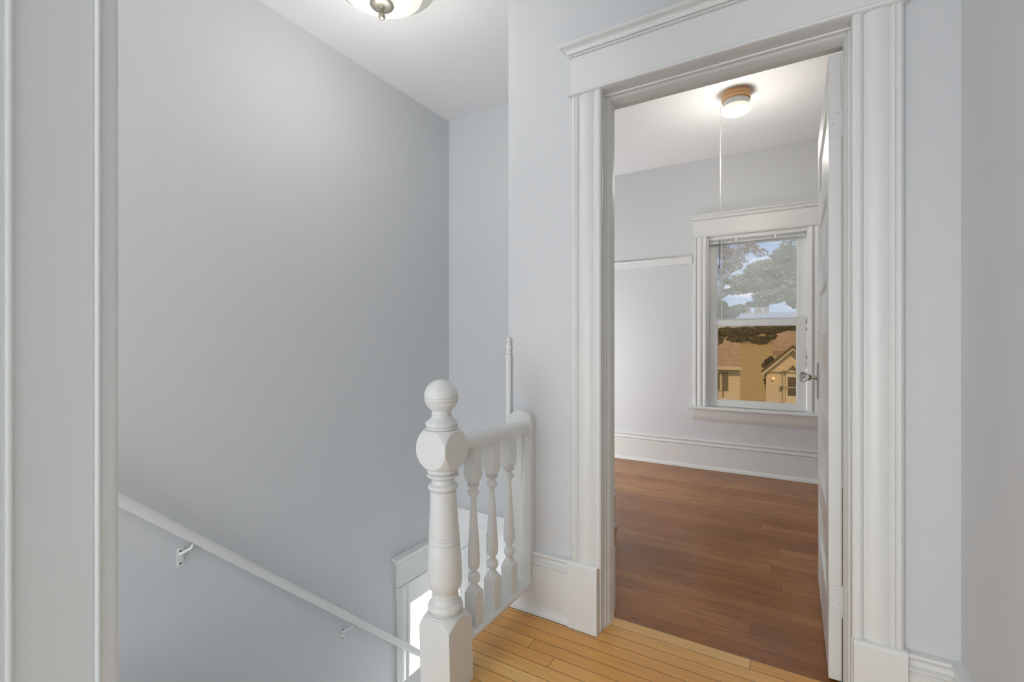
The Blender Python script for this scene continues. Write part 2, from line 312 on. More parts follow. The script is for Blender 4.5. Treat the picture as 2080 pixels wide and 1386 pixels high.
# jamb boards and stops
j = MB().box(-.650, -.634, 1.7251, 1.885, F, .962); j.build('jamb', TRIM, t, bevel=.0015)
MB().box(.148, .166, 1.7251, 1.885, F, .962).build('jamb', TRIM, t, bevel=.0015)
MB().box(-.650, .166, 1.7251, 1.885, .962, .976).build('head_jamb', TRIM, t)
def stop_sec(sg, x):   # moulded stop
    return [(x, 1.765), (x+sg*.004, 1.767), (x+sg*.006, 1.775), (x+sg*.0045, 1.782), (x+sg*.009, 1.788), (x+sg*.012, 1.796), (x+sg*.012, 1.845), (x, 1.847)]
MB().prism(stop_sec(1, -.634), 'Z', F, .953).build('door_stop', TRIM, t, smooth=40)
MB().prism(stop_sec(-1, .148), 'Z', F, .953).build('door_stop', TRIM, t, smooth=40)
MB().prism([(y, .962-(a*-1)) for a, y in [(q[0]-.143, q[1]) for q in stop_sec(-1, .143)]], 'X', -.634, .148).build('door_stop', TRIM, t, smooth=40)
# bedroom-side casing of the same doorway
MB().box(-.765, -.646, 1.8851, 1.905, F, 1.09).build('room_side_casing', TRIM, t, bevel=.003)
MB().box(.153, .27, 1.8851, 1.905, F, 1.09).build('room_side_casing', TRIM, t, bevel=.003)
MB().box(-.646, .153, 1.8851, 1.905, .965, 1.09).build('room_side_casing', TRIM, t, bevel=.003)
MB().box(-.775, -.6385, 1.8851, 1.912, F, -.855).build('room_side_plinth', TRIM, t, bevel=.003)

# baseboards in the hall
struct(base_x(-1.028, -.760, 1.725), 'baseboard_left', TRIM, 'short white moulded baseboard between wall post and doorway casing', 'baseboard', smooth=35)
struct(MB().prism([(1.725-d, F+z) for d, z in base_sec(.246)], 'X', .274, .391, m1=[-d for d, z in base_sec(.246)]), 'baseboard_right', TRIM, 'short white moulded baseboard right of the doorway casing', 'baseboard', smooth=35)
struct(MB().prism([(.391-d, F+z) for d, z in base_sec(.246)], 'Y', .19, 1.725, m1=[-d for d, z in base_sec(.246)]), 'baseboard_side', TRIM, 'white baseboard turning the corner along the right wall', 'baseboard', smooth=35)
# thin dark gap where shoe moulding meets the boards
struct(MB().box(-1.03, -.76, 1.6937, 1.72, F, F+.0016).box(-.76, -.6400, 1.6888, 1.72, F, F+.0014), 'trim_5', GAP, 'dark gap under the baseboard beside the wall post', 'gap')
# bedroom baseboards
def bbase(x0, x1, nm, lb): return struct(MB().prism([(4.413-d, F+z) for d, z in base_sec(.257)], 'X', x0, x1), nm, TRIM, lb, 'baseboard', smooth=35)
bbase(-2.7, 2.0, 'baseboard_bedroom', 'long white moulded baseboard under the bedroom window')
bs = base_sec(.24)
m = MB().prism([(-.935+d*.75, F+z) for d, z in bs], 'Y', 1.886, 2.745, m1=[d*.75 for d, z in bs])
m.prism([(2.745+d*.75, F+z) for d, z in bs], 'X', -2.7, -.935, m1=[d*.75 for d, z in bs])
struct(m, 'baseboard_partition', TRIM, 'white baseboard tip wrapping the bedroom corner beside the door jamb', 'baseboard', smooth=35)

# near doorway jamb and casing at the left edge
t = empty('trim_6', (-.6, .13, F), 'wide shaded white door jamb at the near left', 'door jamb', kind='structure')
def bead(x, y, r, n=6): return [(x+r*math.sin(PI*k/n)*.8, y-r*math.cos(PI*k/n)) for k in range(n+1)]
P = [(-.62, .07), (-.603, .07)] + bead(-.603, .116, .0035) + [(-.6035, .124)] + bead(-.603, .131, .003) + [(-.6035, .136), (-.6035, .1900), (-.62, .1900)]
MB().prism(P, 'Z', F, .98).build('jamb', TRIM, t, smooth=40)
P = [(-.72, .1901), (-.604, .1901)] + bead(-.6035, .194, .0025) + [(-.604, .198), (-.604, .207), (-.6055, .2105), (-.608, .212), (-.72, .212)]
MB().prism(P, 'Z', F, 1.1).build('side_casing', TRIM, t, smooth=40)

# ------------------------------------------------------------------ bedroom window
t = empty('window_1', (-.27, 4.44, -.6), 'double-hung bedroom window with amber lower pane and white casing', 'window', kind='structure')
v_casing(4.413, -.759, -.650, -.566, .914, .022).build('side_casing', TRIM, t, smooth=30)
v_casing(4.413, .217, .108, -.566, .914, .022).build('side_casing', TRIM, t, smooth=30)
MB().box(-.763, .221, 4.391, 4.413, .924, 1.058).build('head_fascia', TRIM, t, bevel=.002)
MB().prism([(4.413, .912), (4.388, .912)] + [(4.388-.006*math.sin(a), .918-.006*math.cos(a)) for a in [PI*k/6 for k in range(1, 7)]] + [(4.413, .924)], 'X', -.768, .226).build('head_bead', TRIM, t, smooth=40)
crown(-.763, .221, 4.413, 4.391, 1.058, 1.104, .034).build('crown_moulding', TRIM, t, smooth=35)
P = [(4.47, -.592)] + [(4.352-.010*math.sin(a), -.579-.013*math.cos(a)) for a in [PI*k/8 for k in range(9)]] + [(4.47, -.566)]
MB().prism(P, 'X', -.800, .258).build('sill', TRIM, t, smooth=40)
P = [(4.413, -.592), (4.388, -.592), (4.388, -.662), (4.391, -.668), (4.394, -.670), (4.398, -.684), (4.404, -.690), (4.413, -.690)]
MB().prism(P, 'X', -.765, .223).build('apron', TRIM, t, smooth=40)
# jamb liners
m = MB().box(-.66, -.636, 4.413, 4.512, -.60, .93).box(.094, .12, 4.413, 4.512, -.60, .93).box(-.636, .094, 4.413, 4.512, .905, .93).box(-.636, .094, 4.47, 4.58, -.60, -.565)
m.build('jamb', TRIM, t, bevel=.001)
MB().box(-.650, -.634, 4.414, 4.432, -.566, .912).build('inner_stop', TRIM, t, bevel=.004)
MB().box(.092, .108, 4.414, 4.432, -.566, .912).build('inner_stop', TRIM, t, bevel=.004)
def sash(x0, x1, z0, z1, gx0, gx1, gz0, gz1, y0, y1, nm, gm):
    m = MB().box(x0, gx0, y0, y1, z0, z1).box(gx1, x1, y0, y1, z0, z1).box(gx0, gx1, y0, y1, z0, gz0).box(gx0, gx1, y0, y1, gz1, z1)
    s = m.build(nm, TRIM, t, bevel=.002)
    # sticking round the glass
    e = .007; yg = (y0+y1)/2
    k = MB()
    for (a0, a1, b0, b1) in ((gx0, gx0+e, gz0, gz1), (gx1-e, gx1, gz0, gz1)): k.box(a0, a1, y0+.008, yg, b0, b1)
    for (b0, b1) in ((gz0, gz0+e), (gz1-e, gz1)): k.box(gx0, gx1, y0+.009, yg, b0, b1)
    k.build('sticking', TRIM, s)
    MB().box(gx0, gx1, yg, yg+.003, gz0, gz1).build('pane', gm, s)
    return s
sash(-.636, .094, .145, .905, -.584, .028, .193, .842, 4.475, 4.507, 'upper_sash', CLEAR)
sash(-.630, .084, -.563, .185, -.572, .024, -.509, .136, 4.434, 4.468, 'lower_sash', AMBER)
MB().box(-.29, -.25, 4.436, 4.466, .185, .196).build('sash_lock', PAINTED, t, bevel=.002)

# blind, raised into the head of the window
b = empty('window_blind', (-.27, 4.43, .85), 'white mini blind pulled up tight at the top of the bedroom window', 'blind')
MB().box(-.633, .091, 4.416, 4.433, .880, .906).build('head_rail', TRIM, b, bevel=.002)
m = MB()
for k in range(9): m.box(-.630, .088, 4.417, 4.432, .857+k*.0025, .8583+k*.0025)
m.build('slats', TRIM, b)
MB().box(-.630, .088, 4.417, 4.432, .847, .856).build('bottom_rail', TRIM, b, bevel=.002)
MB().tube([(-.528, 4.413, .885), (-.530, 4.408, .87), (-.531, 4.408, .19)], .0033).build('tilt_wand', mat('pale_green_wand', (.75, .77, .66), .2), b, smooth=60)
c = MB().tube([(-.549, 4.412, .88), (-.549, 4.410, .65)], .0014).tube([(-.545, 4.412, .88), (-.5465, 4.410, .65)], .0010).build('lift_cord', DARK, b, smooth=60)
MB().turned([(.634, .001), (.636, .004), (.642, .005), (.650, .003), (.653, .001)], -.548, 4.410, seg=12).build('cord_tassel', BLACK, c, smooth=60)
for x in (-.42, -.13): MB().box(x-.007, x+.007, 4.4145, 4.4155, .848, .905).build('bracket', CORD, b)

# plate rail left of the window
P = [(4.413, .690), (4.398, .690), (4.398, .744), (4.392, .748), (4.392, .756), (4.413, .758)]
struct(MB().prism(P, 'X', -2.7, -.772), 'trim_7', TRIM, 'flat white picture rail strip left of the bedroom window', 'trim', bevel=.0015)

# ------------------------------------------------------------------ open six-panel door
d = empty('door_1', (.117, 1.864, F), 'white six-panel door standing open into the bedroom, seen edge on', 'door', kind='structure')
X0, X1, Y0, Y1, ZB, ZT = .0985, .1345, 1.862, 2.622, F+.012, .938
tops = [.826, .521, .216, -.091, -.396, -.702]; bots = [.636, .331, .026, -.281, -.586, -.892]
ys, ye = Y0+.105, Y1-.085
m = MB(); m.box(X0, X1, Y0, ys, ZB, ZT); m.box(X0, X1, ye, Y1, ZB, ZT)
zz = [ZT]+[v for p in zip(tops, bots) for v in p]+[ZB]
for k in range(0, len(zz), 2): m.box(X0, X1, ys, ye, zz[k+1], zz[k])
leaf = m.build('door_leaf', TRIM, d, bevel=.0015)
for zt, zb in zip(tops, bots):
    p = MB().box(X0+.011, X1-.011, ys-.005, ye+.005, zb-.005, zt+.005).build('panel', TRIM, d)
    k = MB(); sec = [(0, 0), (0, .004), (.003, .008), (.006, .0095), (.009, .012), (.011, .018), (.011, 0)]
    for side in (0, 1):
        fx = (lambda q: X0+q) if side == 0 else (lambda q: X1-q)
        k.prism([(fx(q), zb+h) for q, h in sec], 'Y', ys, ye); k.prism([(fx(q), zt-h) for q, h in sec], 'Y', ys, ye)
        k.prism([(fx(q), ys+h) for q, h in sec], 'Z', zb, zt); k.prism([(fx(q), ye-h) for q, h in sec], 'Z', zb, zt)
    k.build('moulding', TRIM, p, smooth=30)
for z0, z1 in ((.667, .757), (-.895, -.797)):
    hz = MB().box(.1005, .1405, 1.8596, 1.862, z0, z1).build('hinge', PAINTED, d, bevel=.0006)
    MB().tube([(.1395, 1.8625, z0-.003), (.1395, 1.8625, z1+.003)], .0042, 12).build('hinge_pin', PAINTED, hz, smooth=50)
    for sx, sz in ((.122, z1-.012), (.110, (z0+z1)/2), (.123, z0+.012)):
        sc = MB().turned([(1.8585, .0028), (1.8597, .0038)], sx, sz, seg=14, axis='Y').build('screw', PAINTED, hz, smooth=40)
        MB().box(sx-.0030, sx+.0030, 1.8582, 1.8587, sz-.0005, sz+.0005).build('screw_slot', SCREW, hz)
    k = MB().box(.0995, .1005, 1.8610, 1.8618, z0-.001, z1+.001).build('leaf_outline', SCREW, hz)
pl = MB().box(.0925, .0985, 2.552, 2.602, -.262, -.098).build('lock_plate', GREYM, d, bevel=.001)
kn = MB().turned([(.0945, .011), (.088, .010), (.084, .007), (.070, .0075), (.064, .014), (.060, .015), (.0575, .013)], 2.575, -.166, seg=24, axis='X').build('knob_shank', METAL, d, smooth=40)
MB().turned([(.0575, .012), (.053, .017), (.046, .0235), (.036, .0255), (.028, .0225), (.024, .014)], 2.575, -.166, seg=12, axis='X').build('glass_knob', CRYS, kn)
MB().turned([(.1345, .011), (.142, .010), (.150, .007), (.160, .0075), (.168, .014)], 2.575, -.166, seg=24, axis='X').build('knob_shank', METAL, d, smooth=40)
struct(MB().box(.13, .161, 1.855, 1.884, F-.0015, F+.0008), 'trim_8', GAP, 'dark gap at the foot of the open door', 'gap')

# ------------------------------------------------------------------ balustrade
bl = empty('stair_balustrade', (-.96, 1.43, F), 'white turned balustrade with round topped newel beside the stairwell', 'balustrade')
R2 = .0605*math.sqrt(2)
def arc(z0, z1, zc, R, n): return [(z0+(z1-z0)*k/n, math.sqrt(max(1e-6, R*R-(z0+(z1-z0)*k/n-zc)**2))) for k in range(n+1)]
def tor(z0, z1, r0, r1, n=6): # convex bead between heights, r0 at the ends, r1 in the middle
    return [(z0+(z1-z0)*k/n, r0+(r1-r0)*math.sin(PI*k/n)**.6 if 0 < k < n else r0) for k in range(n+1)]
up = []
up += [(F, .12), (-.915, .12)] + [(-.9145+.029*k/24, .0862-(.0862-.060)*(k/24)**1.15) for k in range(25)]     # base block, shoulders
up += [(-.885, .0562), (-.882, .0565), (-.880, .0555), (-.879, .0495)] + tor(-.877, -.846, .047, .0575, 8)
up += [(-.843, .047), (-.836, .044), (-.832, .0425)] + tor(-.830, -.823, .041, .0435, 4) + [(-.818, .0405)]
up += [(-.812, .0425), (-.805, .0465), (-.795, .0515), (-.785, .0545), (-.775, .0560), (-.76, .0565), (-.74, .0558), (-.70, .0535), (-.662, .0508), (-.657, .0488)]
up += tor(-.656, -.645, .0475, .0512, 6) + tor(-.643, -.632, .0470, .0506, 6) + [(-.630, .0462), (-.629, .0492), (-.60, .0478), (-.55, .0448), (-.50, .0425), (-.489, .0420), (-.487, .0400)]
up += tor(-.485, -.462, .038, .0490, 8) + [(-.458, .0372), (-.450, .0360), (-.445, .0385)] + tor(-.443, -.428, .041, .0522, 6) + [(-.4265, .0465), (-.425, .050)] + tor(-.424, -.413, .049, .0515, 4)
up += arc(-.411, -.286, -.3475, R2*.992, 60)
up += [(-.2855, .0540)] + tor(-.285, -.277, .050, .0530, 4) + [(-.276, .0475)] + tor(-.275, -.260, .0485, .0535, 6) + [(-.256, .0445), (-.250, .0370), (-.246, .0335), (-.240, .0315), (-.2385, .0335), (-.236, .0335), (-.2355, .031)]
zc, rb = -.1795, .0555
ball = [(zc-rb*math.cos(a), rb*math.sin(a)) for a in [math.radians(35)+math.radians(143)*k/30 for k in range(31)]]
gr = [(-.1835, .0), (-.1830, .0025), (-.1815, .0025), (-.1810, .0), (-.1935, .0), (-.1930, .0022), (-.1915, .0022), (-.1910, .0)]
bz = sorted([(z, 0) for z, r in ball if z > -.232 and not (-.1945 < z < -.1800)] + gr)
up += [(z, math.sqrt(max(0, rb*rb-(z-zc)**2))-g) for z, g in bz]
up = sorted(set(up), key=lambda q: q[0]) if False else up
pr = []; last = -9
for z, r in up:
    if z <= last: z = last+.0003
    pr.append((z, max(r, .0008))); last = z
# add fine grooves on the ball
MB().turned(pr, -.973, 1.214, w=.0605, seg=160, lean=(-.017, -.012), z0=F).build('newel_post', TRIM, bl, smooth=28)

def baluster(cy, nm='baluster'):
    q = [(-.982, .06), (-.8755, .06), (-.875, .0334), (-.872, .0312), (-.869, .0285), (-.866, .0258), (-.863, .0232), (-.861, .0215), (-.860, .0195), (-.858, .0185), (-.855, .0180), (-.848, .0115), (-.846, .0100)]
    q += [(-.824+.0225*math.cos(a), .0218*math.sin(a)) for a in [PI-.45-(PI-.9)*k/14 for k in range(15)]]
    q += [(-.8005, .0090), (-.7985, .0085), (-.7975, .0120), (-.795, .0125), (-.788, .0180), (-.778, .0208), (-.766, .0216), (-.750, .0213), (-.70, .0184), (-.65, .0155), (-.60, .0126), (-.56, .0100), (-.546, .0090), (-.543, .0108), (-.540, .0120)]
    q += tor(-.537, -.517, .0135, .0208, 8) + [(-.514, .0125), (-.509, .0120)] + tor(-.506, -.499, .0160, .0212, 4) + tor(-.498, -.491, .0180, .0216, 4) + [(-.4895, .0180), (-.4885, .0215)]
    q += [(-.486, .0235), (-.482, .0262), (-.478, .0285), (-.474, .0305), (-.470, .0322), (-.467, .0332), (-.466, .06), (-.362, .06)]
    o = []; last = -9
    for z, r in q:
        if z <= last: z = last+.0003
        o.append((z, r)); last = z
    return MB().turned(o, -.9575, cy, w=.0235, seg=96, lean=(-.006, -.006), z0=-.98).build(nm, TRIM, bl, smooth=28)
for cy in (1.345, 1.463, 1.583): baluster(cy)
# bottom rail: rounded nose toward the landing
P = [(-.998, -1.005), (-.930, -1.005)] + [(-.930+.010*math.sin(a), -.993-.012*math.cos(a)) for a in [PI*k/8 for k in range(1, 8)]] + [(-.930, -.981), (-.998, -.981)]
MB().prism(P, 'Y', 1.262, 1.7249).build('bottom_rail', TRIM, bl, smooth=40)
sec = [(-.033, -.022), (-.036, -.010), (-.037, .001), (-.033, .012), (-.022, .018), (-.008, .0205), (.008, .0205), (.022, .018), (.033, .012), (.037, .001), (.036, -.010), (.033, -.022)]
MB().sweep(sec, [(-.963, 1.262, -.336), (-.963, 1.69, -.351)]).build('handrail', TRIM, bl, smooth=50)
# wall post: flat board with a rounded head
P = [(-1.022, -1.0)] + [(-1.022, -.318)] + [(-.972-.050*math.cos(a), -.318+.034*math.sin(a)) for a in [PI*k/12 for k in range(1, 12)]] + [(-.922, -.318), (-.922, -1.0)]
wp = MB().prism(P, 'Y', 1.688, 1.7249).build('wall_post', TRIM, bl, bevel=.0025)
MB().tube([(-.953, 1.6878, -.372), (-.955, 1.6876, -.42), (-.960, 1.6877, -.50), (-.966, 1.6878, -.60)], [.0006, .0009, .0007, .0003], 6).build('crack', SCREW, wp)

# corner guard rod with a turned finial on the wall end
g = MB(); q = [(-1.0, .0125), (-.060, .0125), (-.056, .0105), (-.054, .0105)] + tor(-.053, -.043, .010, .0132, 5) + [(-.041, .0090), (-.038, .0100), (-.030, .0128), (-.022, .0128), (-.010, .0095), (-.004, .0080), (-.002, .0080)] + tor(-.001, .007, .0090, .0135, 5) + [(.009, .0085), (.014, .0065), (.019, .0035), (.021, .001)]
g.turned(q, -1.042, 1.716, seg=24)
tag(g.build('corner_guard', TRIM, smooth=35), 'slim white corner rod with turned finial on the wall end above the wall post', 'corner guard')

# ------------------------------------------------------------------ stair handrail on the left wall
h = empty('stair_handrail', (-2.09, 1.5, -1.4), 'long white handrail sloping down the stairwell wall', 'handrail')
k = -.92; z0 = -.577; yy = lambda y: z0+k*(y-.738)
sec = [(-.018, -.018), (-.020, -.010), (-.020, .010), (-.016, .018), (-.008, .021), (.008, .021), (.016, .018), (.020, .010), (.020, -.010), (.018, -.018)]
MB().sweep(sec, [(-2.095, .30, yy(.30)), (-2.095, 2.50, yy(2.50))]).build('rail', TRIM, h, smooth=50)
for y in (.975, 1.785):
    z = yy(y)
    br = MB().box(-2.155, -2.150, y-.030, y-.008, z-.125, z-.050).tube([(-2.150, y-.02, z-.075), (-2.125, y-.012, z-.060), (-2.10, y-.002, z-.045), (-2.095, y+.005, z-.026)], [.008, .0065, .006, .006], 10)
    br.build('bracket', PAINTED, h, smooth=40)
    b2 = MB().sweep([(-.012, -.0015), (.012, -.0015), (.012, .0015), (-.012, .0015)], [(-2.095, y-.02, yy(y-.02)-.0265), (-2.095, y+.03, yy(y+.03)-.0265)]).build('saddle_plate', SCREW, h)
    for dz in (-.112, -.062): MB().turned([(-2.150, .004), (-2.1485, .0035)], y-.019, z+dz, seg=10, axis='X').build('screw', DARK, h)

# staircase going down beside the wall
m = MB(); m.box(-2.153, -1.09, .192, .50, F-.24, F-.20)
for n in range(11): y = .50+.2065*n; z = F-.20-.19*(n+1); m.box(-2.153, -1.052, y-.02, y+.2065, z-.03, z); m.box(-2.153, -1.052, y, y+.015, z, z+.17)
tag(m.build('staircase', TRIM), 'white painted stairs dropping away below the landing', 'stairs')
struct(MB().box(-2.155, -.935, .19, 3.28, -4.0, -3.9), 'floor_lower', MAPLE, 'floor at the foot of the stairs', 'floor')

# lower stair window
w = empty('window_2', (-2.16, 2.55, -2.75), 'bright cased window low on the stairwell wall behind the newel post', 'window', kind='structure')
def vc_x(wx, y_out, y_in, z0, z1, d=.020):
    ww = abs(y_in-y_out); sg = 1 if y_in > y_out else -1
    return MB().prism([(wx+q, y_out+sg*tt) for tt, q in casing_sec(ww, d)], 'Z', z0, z1)
vc_x(-2.155, 2.172, 2.290, -2.72, -1.56).build('side_casing', TRIM, w, smooth=30)
vc_x(-2.155, 2.925, 2.808, -2.72, -1.56).build('side_casing', TRIM, w, smooth=30)
MB().box(-2.155, -2.133, 2.165, 2.932, -1.555, -1.408).build('head_fascia', TRIM, w, bevel=.003)
MB().box(-2.155, -2.126, 2.158, 2.939, -1.567, -1.556).build('head_bead', TRIM, w, bevel=.004)
cw = crown(2.165, 2.932, 0, -.022, -1.408, -1.356, .030); cw.v = [(-2.155-y, x, z) for x, y, z in cw.v]
cw.build('crown_moulding', TRIM, w, smooth=35)
MB().box(-2.275, -2.155, 2.285, 2.30, -2.75, -1.56).box(-2.275, -2.155, 2.80, 2.815, -2.75, -1.56).build('jamb', TRIM, w)
sh = MB().box(-2.24, -2.21, 2.30, 2.34, -2.75, -1.56).box(-2.24, -2.21, 2.76, 2.80, -2.75, -1.56).box(-2.24, -2.21, 2.34, 2.76, -1.76, -1.56).box(-2.24, -2.21, 2.34, 2.76, -2.75, -2.70).build('sash', TRIM, w, bevel=.003)
MB().box(-2.232, -2.222, 2.335, 2.765, -2.71, -1.755).build('pane', FROST, sh)
MB().box(-2.17, -2.10, 2.16, 2.94, -2.76, -2.72).build('sill', TRIM, w, bevel=.006)
# casing seen in the lower hall
struct(MB().prism([(-2.155, 3.06), (-2.137, 3.06), (-2.134, 3.075), (-2.134, 3.13), (-2.130, 3.137), (-2.126, 3.15), (-2.130, 3.159), (-2.155, 3.159)], 'Z', -3.9, -1.322), 'trim_9', TRIM, 'white corner casing in the lower hall seen between balusters', 'trim', smooth=40)

# ------------------------------------------------------------------ hall ceiling light
cx, cy = -1.545, 1.475
f = empty('hall_ceiling_light', (cx, cy, ZC), 'frosted bowl ceiling light with nickel finial above the stairwell', 'ceiling light')
MB().turned([(1.6015, .085), (1.596, .088), (1.5865, .080), (1.585, .030), (1.46, .006)][::-1], cx, cy, seg=48).build('canopy', METAL, f, smooth=40)
q = [(1.476+1.75*r*r, r) for r in [.012+.163*k/16 for k in range(17)]]
q += [(1.545, .181), (1.566, .183), (1.566, .178), (1.540, .174)] + [(1.482+1.75*r*r, r) for r in [.168-.156*k/12 for k in range(13)]]
MB().turned(q, cx, cy, seg=72).build('glass_bowl', BOWL, f, smooth=50)
q = [(1.5665, .150), (1.5670, .205), (1.572, .226), (1.580, .236), (1.586, .236), (1.586, .150)]
MB().turned(q, cx, cy, seg=72).build('glass_rim', RIMG, f, smooth=50)
fin = MB().turned([(1.4080, .002), (1.4090, .0075), (1.4140, .0125), (1.4210, .0150), (1.4280, .0140), (1.4340, .0105), (1.4380, .0090), (1.4500, .0085), (1.4560, .0100), (1.4600, .0140), (1.4615, .034), (1.4650, .047), (1.4700, .051), (1.4760, .048)], cx, cy, seg=48).build('finial', METAL, f, smooth=40)

# bedroom lamp
cx, cy = -.318, 3.34
f = empty('bedroom_ceiling_light', (cx, cy, ZC), 'round drum ceiling lamp with tan collar and pull string in the bedroom', 'ceiling light')
q = [(1.602, .083), (1.585, .085), (1.572, .084), (1.5715, .081), (1.568, .081), (1.5675, .084), (1.550, .084), (1.546, .079), (1.544, .040)]
MB().turned(q[::-1], cx, cy, seg=64).build('collar', BRASS, f, smooth=40)
MB().turned([(1.551, .060), (1.549, .076), (1.510, .078), (1.509, .060)][::-1], cx, cy, seg=64).build('inner_ring', TRIM, f, smooth=40)
q = [(1.466, .004), (1.467, .040), (1.470, .064), (1.476, .080), (1.484, .088), (1.493, .0905), (1.502, .088), (1.509, .080), (1.512, .070)]
MB().turned(q, cx, cy, seg=64).build('globe', GLOBE, f, smooth=50)
px, py = -.410, 3.335
c = MB().tube([(-.395, 3.337, 1.545), (px, py, 1.535), (px, py, 1.45), (px, py, .83)], .0016, 6).build('pull_cord', CORD, f, smooth=60)
MB().tube([(px, py, 1.44), (px+.010, py, 1.42), (px+.012, py, 1.38), (px+.004, py, 1.34), (px+.006, py, 1.322)], .0017, 6).build('cord_loop', CORD, f, smooth=60)

# ------------------------------------------------------------------ outside
KX = 22/15
def siding(name, col, row=.17):
    m = bpy.data.materials.new(name); m.use_nodes = True; t = m.node_tree; b = t.nodes['Principled BSDF']; n = t.nodes.new; l = t.links.new
    tc = n('ShaderNodeTexCoord'); sp = n('ShaderNodeSeparateXYZ'); l(tc.outputs['Object'], sp.inputs[0])
    a = n('ShaderNodeMath'); a.operation = 'DIVIDE'; l(sp.outputs['Z'], a.inputs[0]); a.inputs[1].default_value = row
    fr = n('ShaderNodeMath'); fr.operation = 'FRACT'; l(a.outputs[0], fr.inputs[0])
    r = n('ShaderNodeValToRGB'); r.color_ramp.elements[0].position = .0; r.color_ramp.elements[0].color = tuple(c*.68 for c in col)+(1,); r.color_ramp.elements[1].position = .16; r.color_ramp.elements[1].color = (*col, 1)
    l(fr.outputs[0], r.inputs[0]); l(r.outputs[0], b.inputs['Base Color']); b.inputs['Roughness'].default_value = .7
    bp = n('ShaderNodeBump'); bp.inputs['Strength'].default_value = .6; bp.inputs['Distance'].default_value = .02; l(fr.outputs[0], bp.inputs['Height']); l(bp.outputs[0], b.inputs['Normal'])
    return m
def shingle(name, col):
    m = bpy.data.materials.new(name); m.use_nodes = True; t = m.node_tree; b = t.nodes['Principled BSDF']; n = t.nodes.new; l = t.links.new
    tc = n('ShaderNodeTexCoord'); br = n('ShaderNodeTexBrick'); mp = n('ShaderNodeMapping'); mp.inputs['Rotation'].default_value = (PI/2, 0, 0); l(tc.outputs['Object'], mp.inputs[0]); l(mp.outputs[0], br.inputs[0])
    br.inputs['Color1'].default_value = (*[c*.85 for c in col], 1); br.inputs['Color2'].default_value = (*[c*1.15 for c in col], 1); br.inputs['Mortar'].default_value = (*[c*.7 for c in col], 1)
    br.inputs['Scale'].default_value = 1; br.inputs['Brick Width'].default_value = .17; br.inputs['Row Height'].default_value = .075; br.inputs['Mortar Size'].default_value = .007
    l(br.outputs[0], b.inputs['Base Color']); b.inputs['Roughness'].default_value = .9; return m
SID = siding('cream_siding', (.74, .66, .58), .14); SHI = shingle('brown_shingles', (.38, .29, .235)); GABL = mat('cream_boards', (.62, .57, .48), .7)
SHUT = mat('dark_shutter', (.12, .12, .10), .5, var=(8, .3)); PANE = mat('dark_house_glass', (.10, .09, .08), .3); HGREY = mat('grey_distant_roof', (.40, .39, .40), .9, var=(3, .2)); BRK = mat('chimney_brick', (.36, .30, .27), .9, var=(6, .25))
LAWN = mat('lawn', (.10, .14, .04), .95, var=(2, .4)); DRY = mat('dry_hillside', (.40, .31, .155), .95, var=(3.2, .42)); ASPH = mat('asphalt_street', (.10, .10, .10), .9, var=(5, .2))
G = -4.6
struct(MB().box(-40, 40, 5.2, 80, G-.2, G), 'ground', LAWN, 'lawn and street level outside the window', 'ground')
struct(MB().prism([(31, G-.1), (31, G), (42, -3.0), (66, -.3), (120, -.3), (120, G-.1)], 'X', -60, 60), 'ground_slope', DRY, 'tan dry grass slope rising between the two houses', 'ground')
def hs(x, z, Y=22): return (x*Y/15, z*Y/15)
# left neighbour
n1 = empty('neighbour_house', (-1.325*KX, 22, G), 'cream sided house with brown roof and dark shutters seen left through the lower pane', 'house')
xr = -1.325*KX; ze = -.745*KX
MB().box(-8.5, xr, 22, 26.4, G, ze).build('wall', SID, n1)
m = MB().prism([(21.75, ze-.02), (21.75, ze+.06), (24.2, ze+1.40), (26.7, ze+.06), (26.7, ze-.02), (24.2, ze+1.28)], 'X', -8.8, xr+.03)
m.build('roof', SHI, n1); MB().box(-8.8, xr+.05, 21.70, 21.78, ze-.10, ze+.05).build('gutter', GABL, n1)
MB().prism([(22.0, ze), (24.2, ze+1.26), (26.4, ze)], 'X', xr-.12, xr-.02).build('gable_end', SID, n1)
def hwin(x0, x1, z0, z1, par, y=22):
    f = MB().box(x0-.06, x1+.06, y-.05, y, z0-.06, z1+.06).build('window', GABL, par); MB().box(x0, x1, y-.06, y-.05, z0, z1).build('pane', PANE, f)
hwin(-1.99*KX, -1.86*KX, -1.40*KX, -.92*KX, n1)
MB().box(-1.79*KX, -1.63*KX, 21.93, 21.99, -1.41*KX, -.895*KX).build('shutter', SHUT, n1, bevel=.01)
MB().box(-2.22*KX, -2.06*KX, 21.93, 21.99, -1.41*KX, -.895*KX).build('shutter', SHUT, n1, bevel=.01)
MB().tube([(-1.765*KX, 21.96, -1.42*KX), (-1.765*KX, 21.96, -1.60*KX)], .02).build('shutter_hook', SHUT, n1)
n1.rotation_euler.z = math.radians(7)          # its side wall is turned out of sight
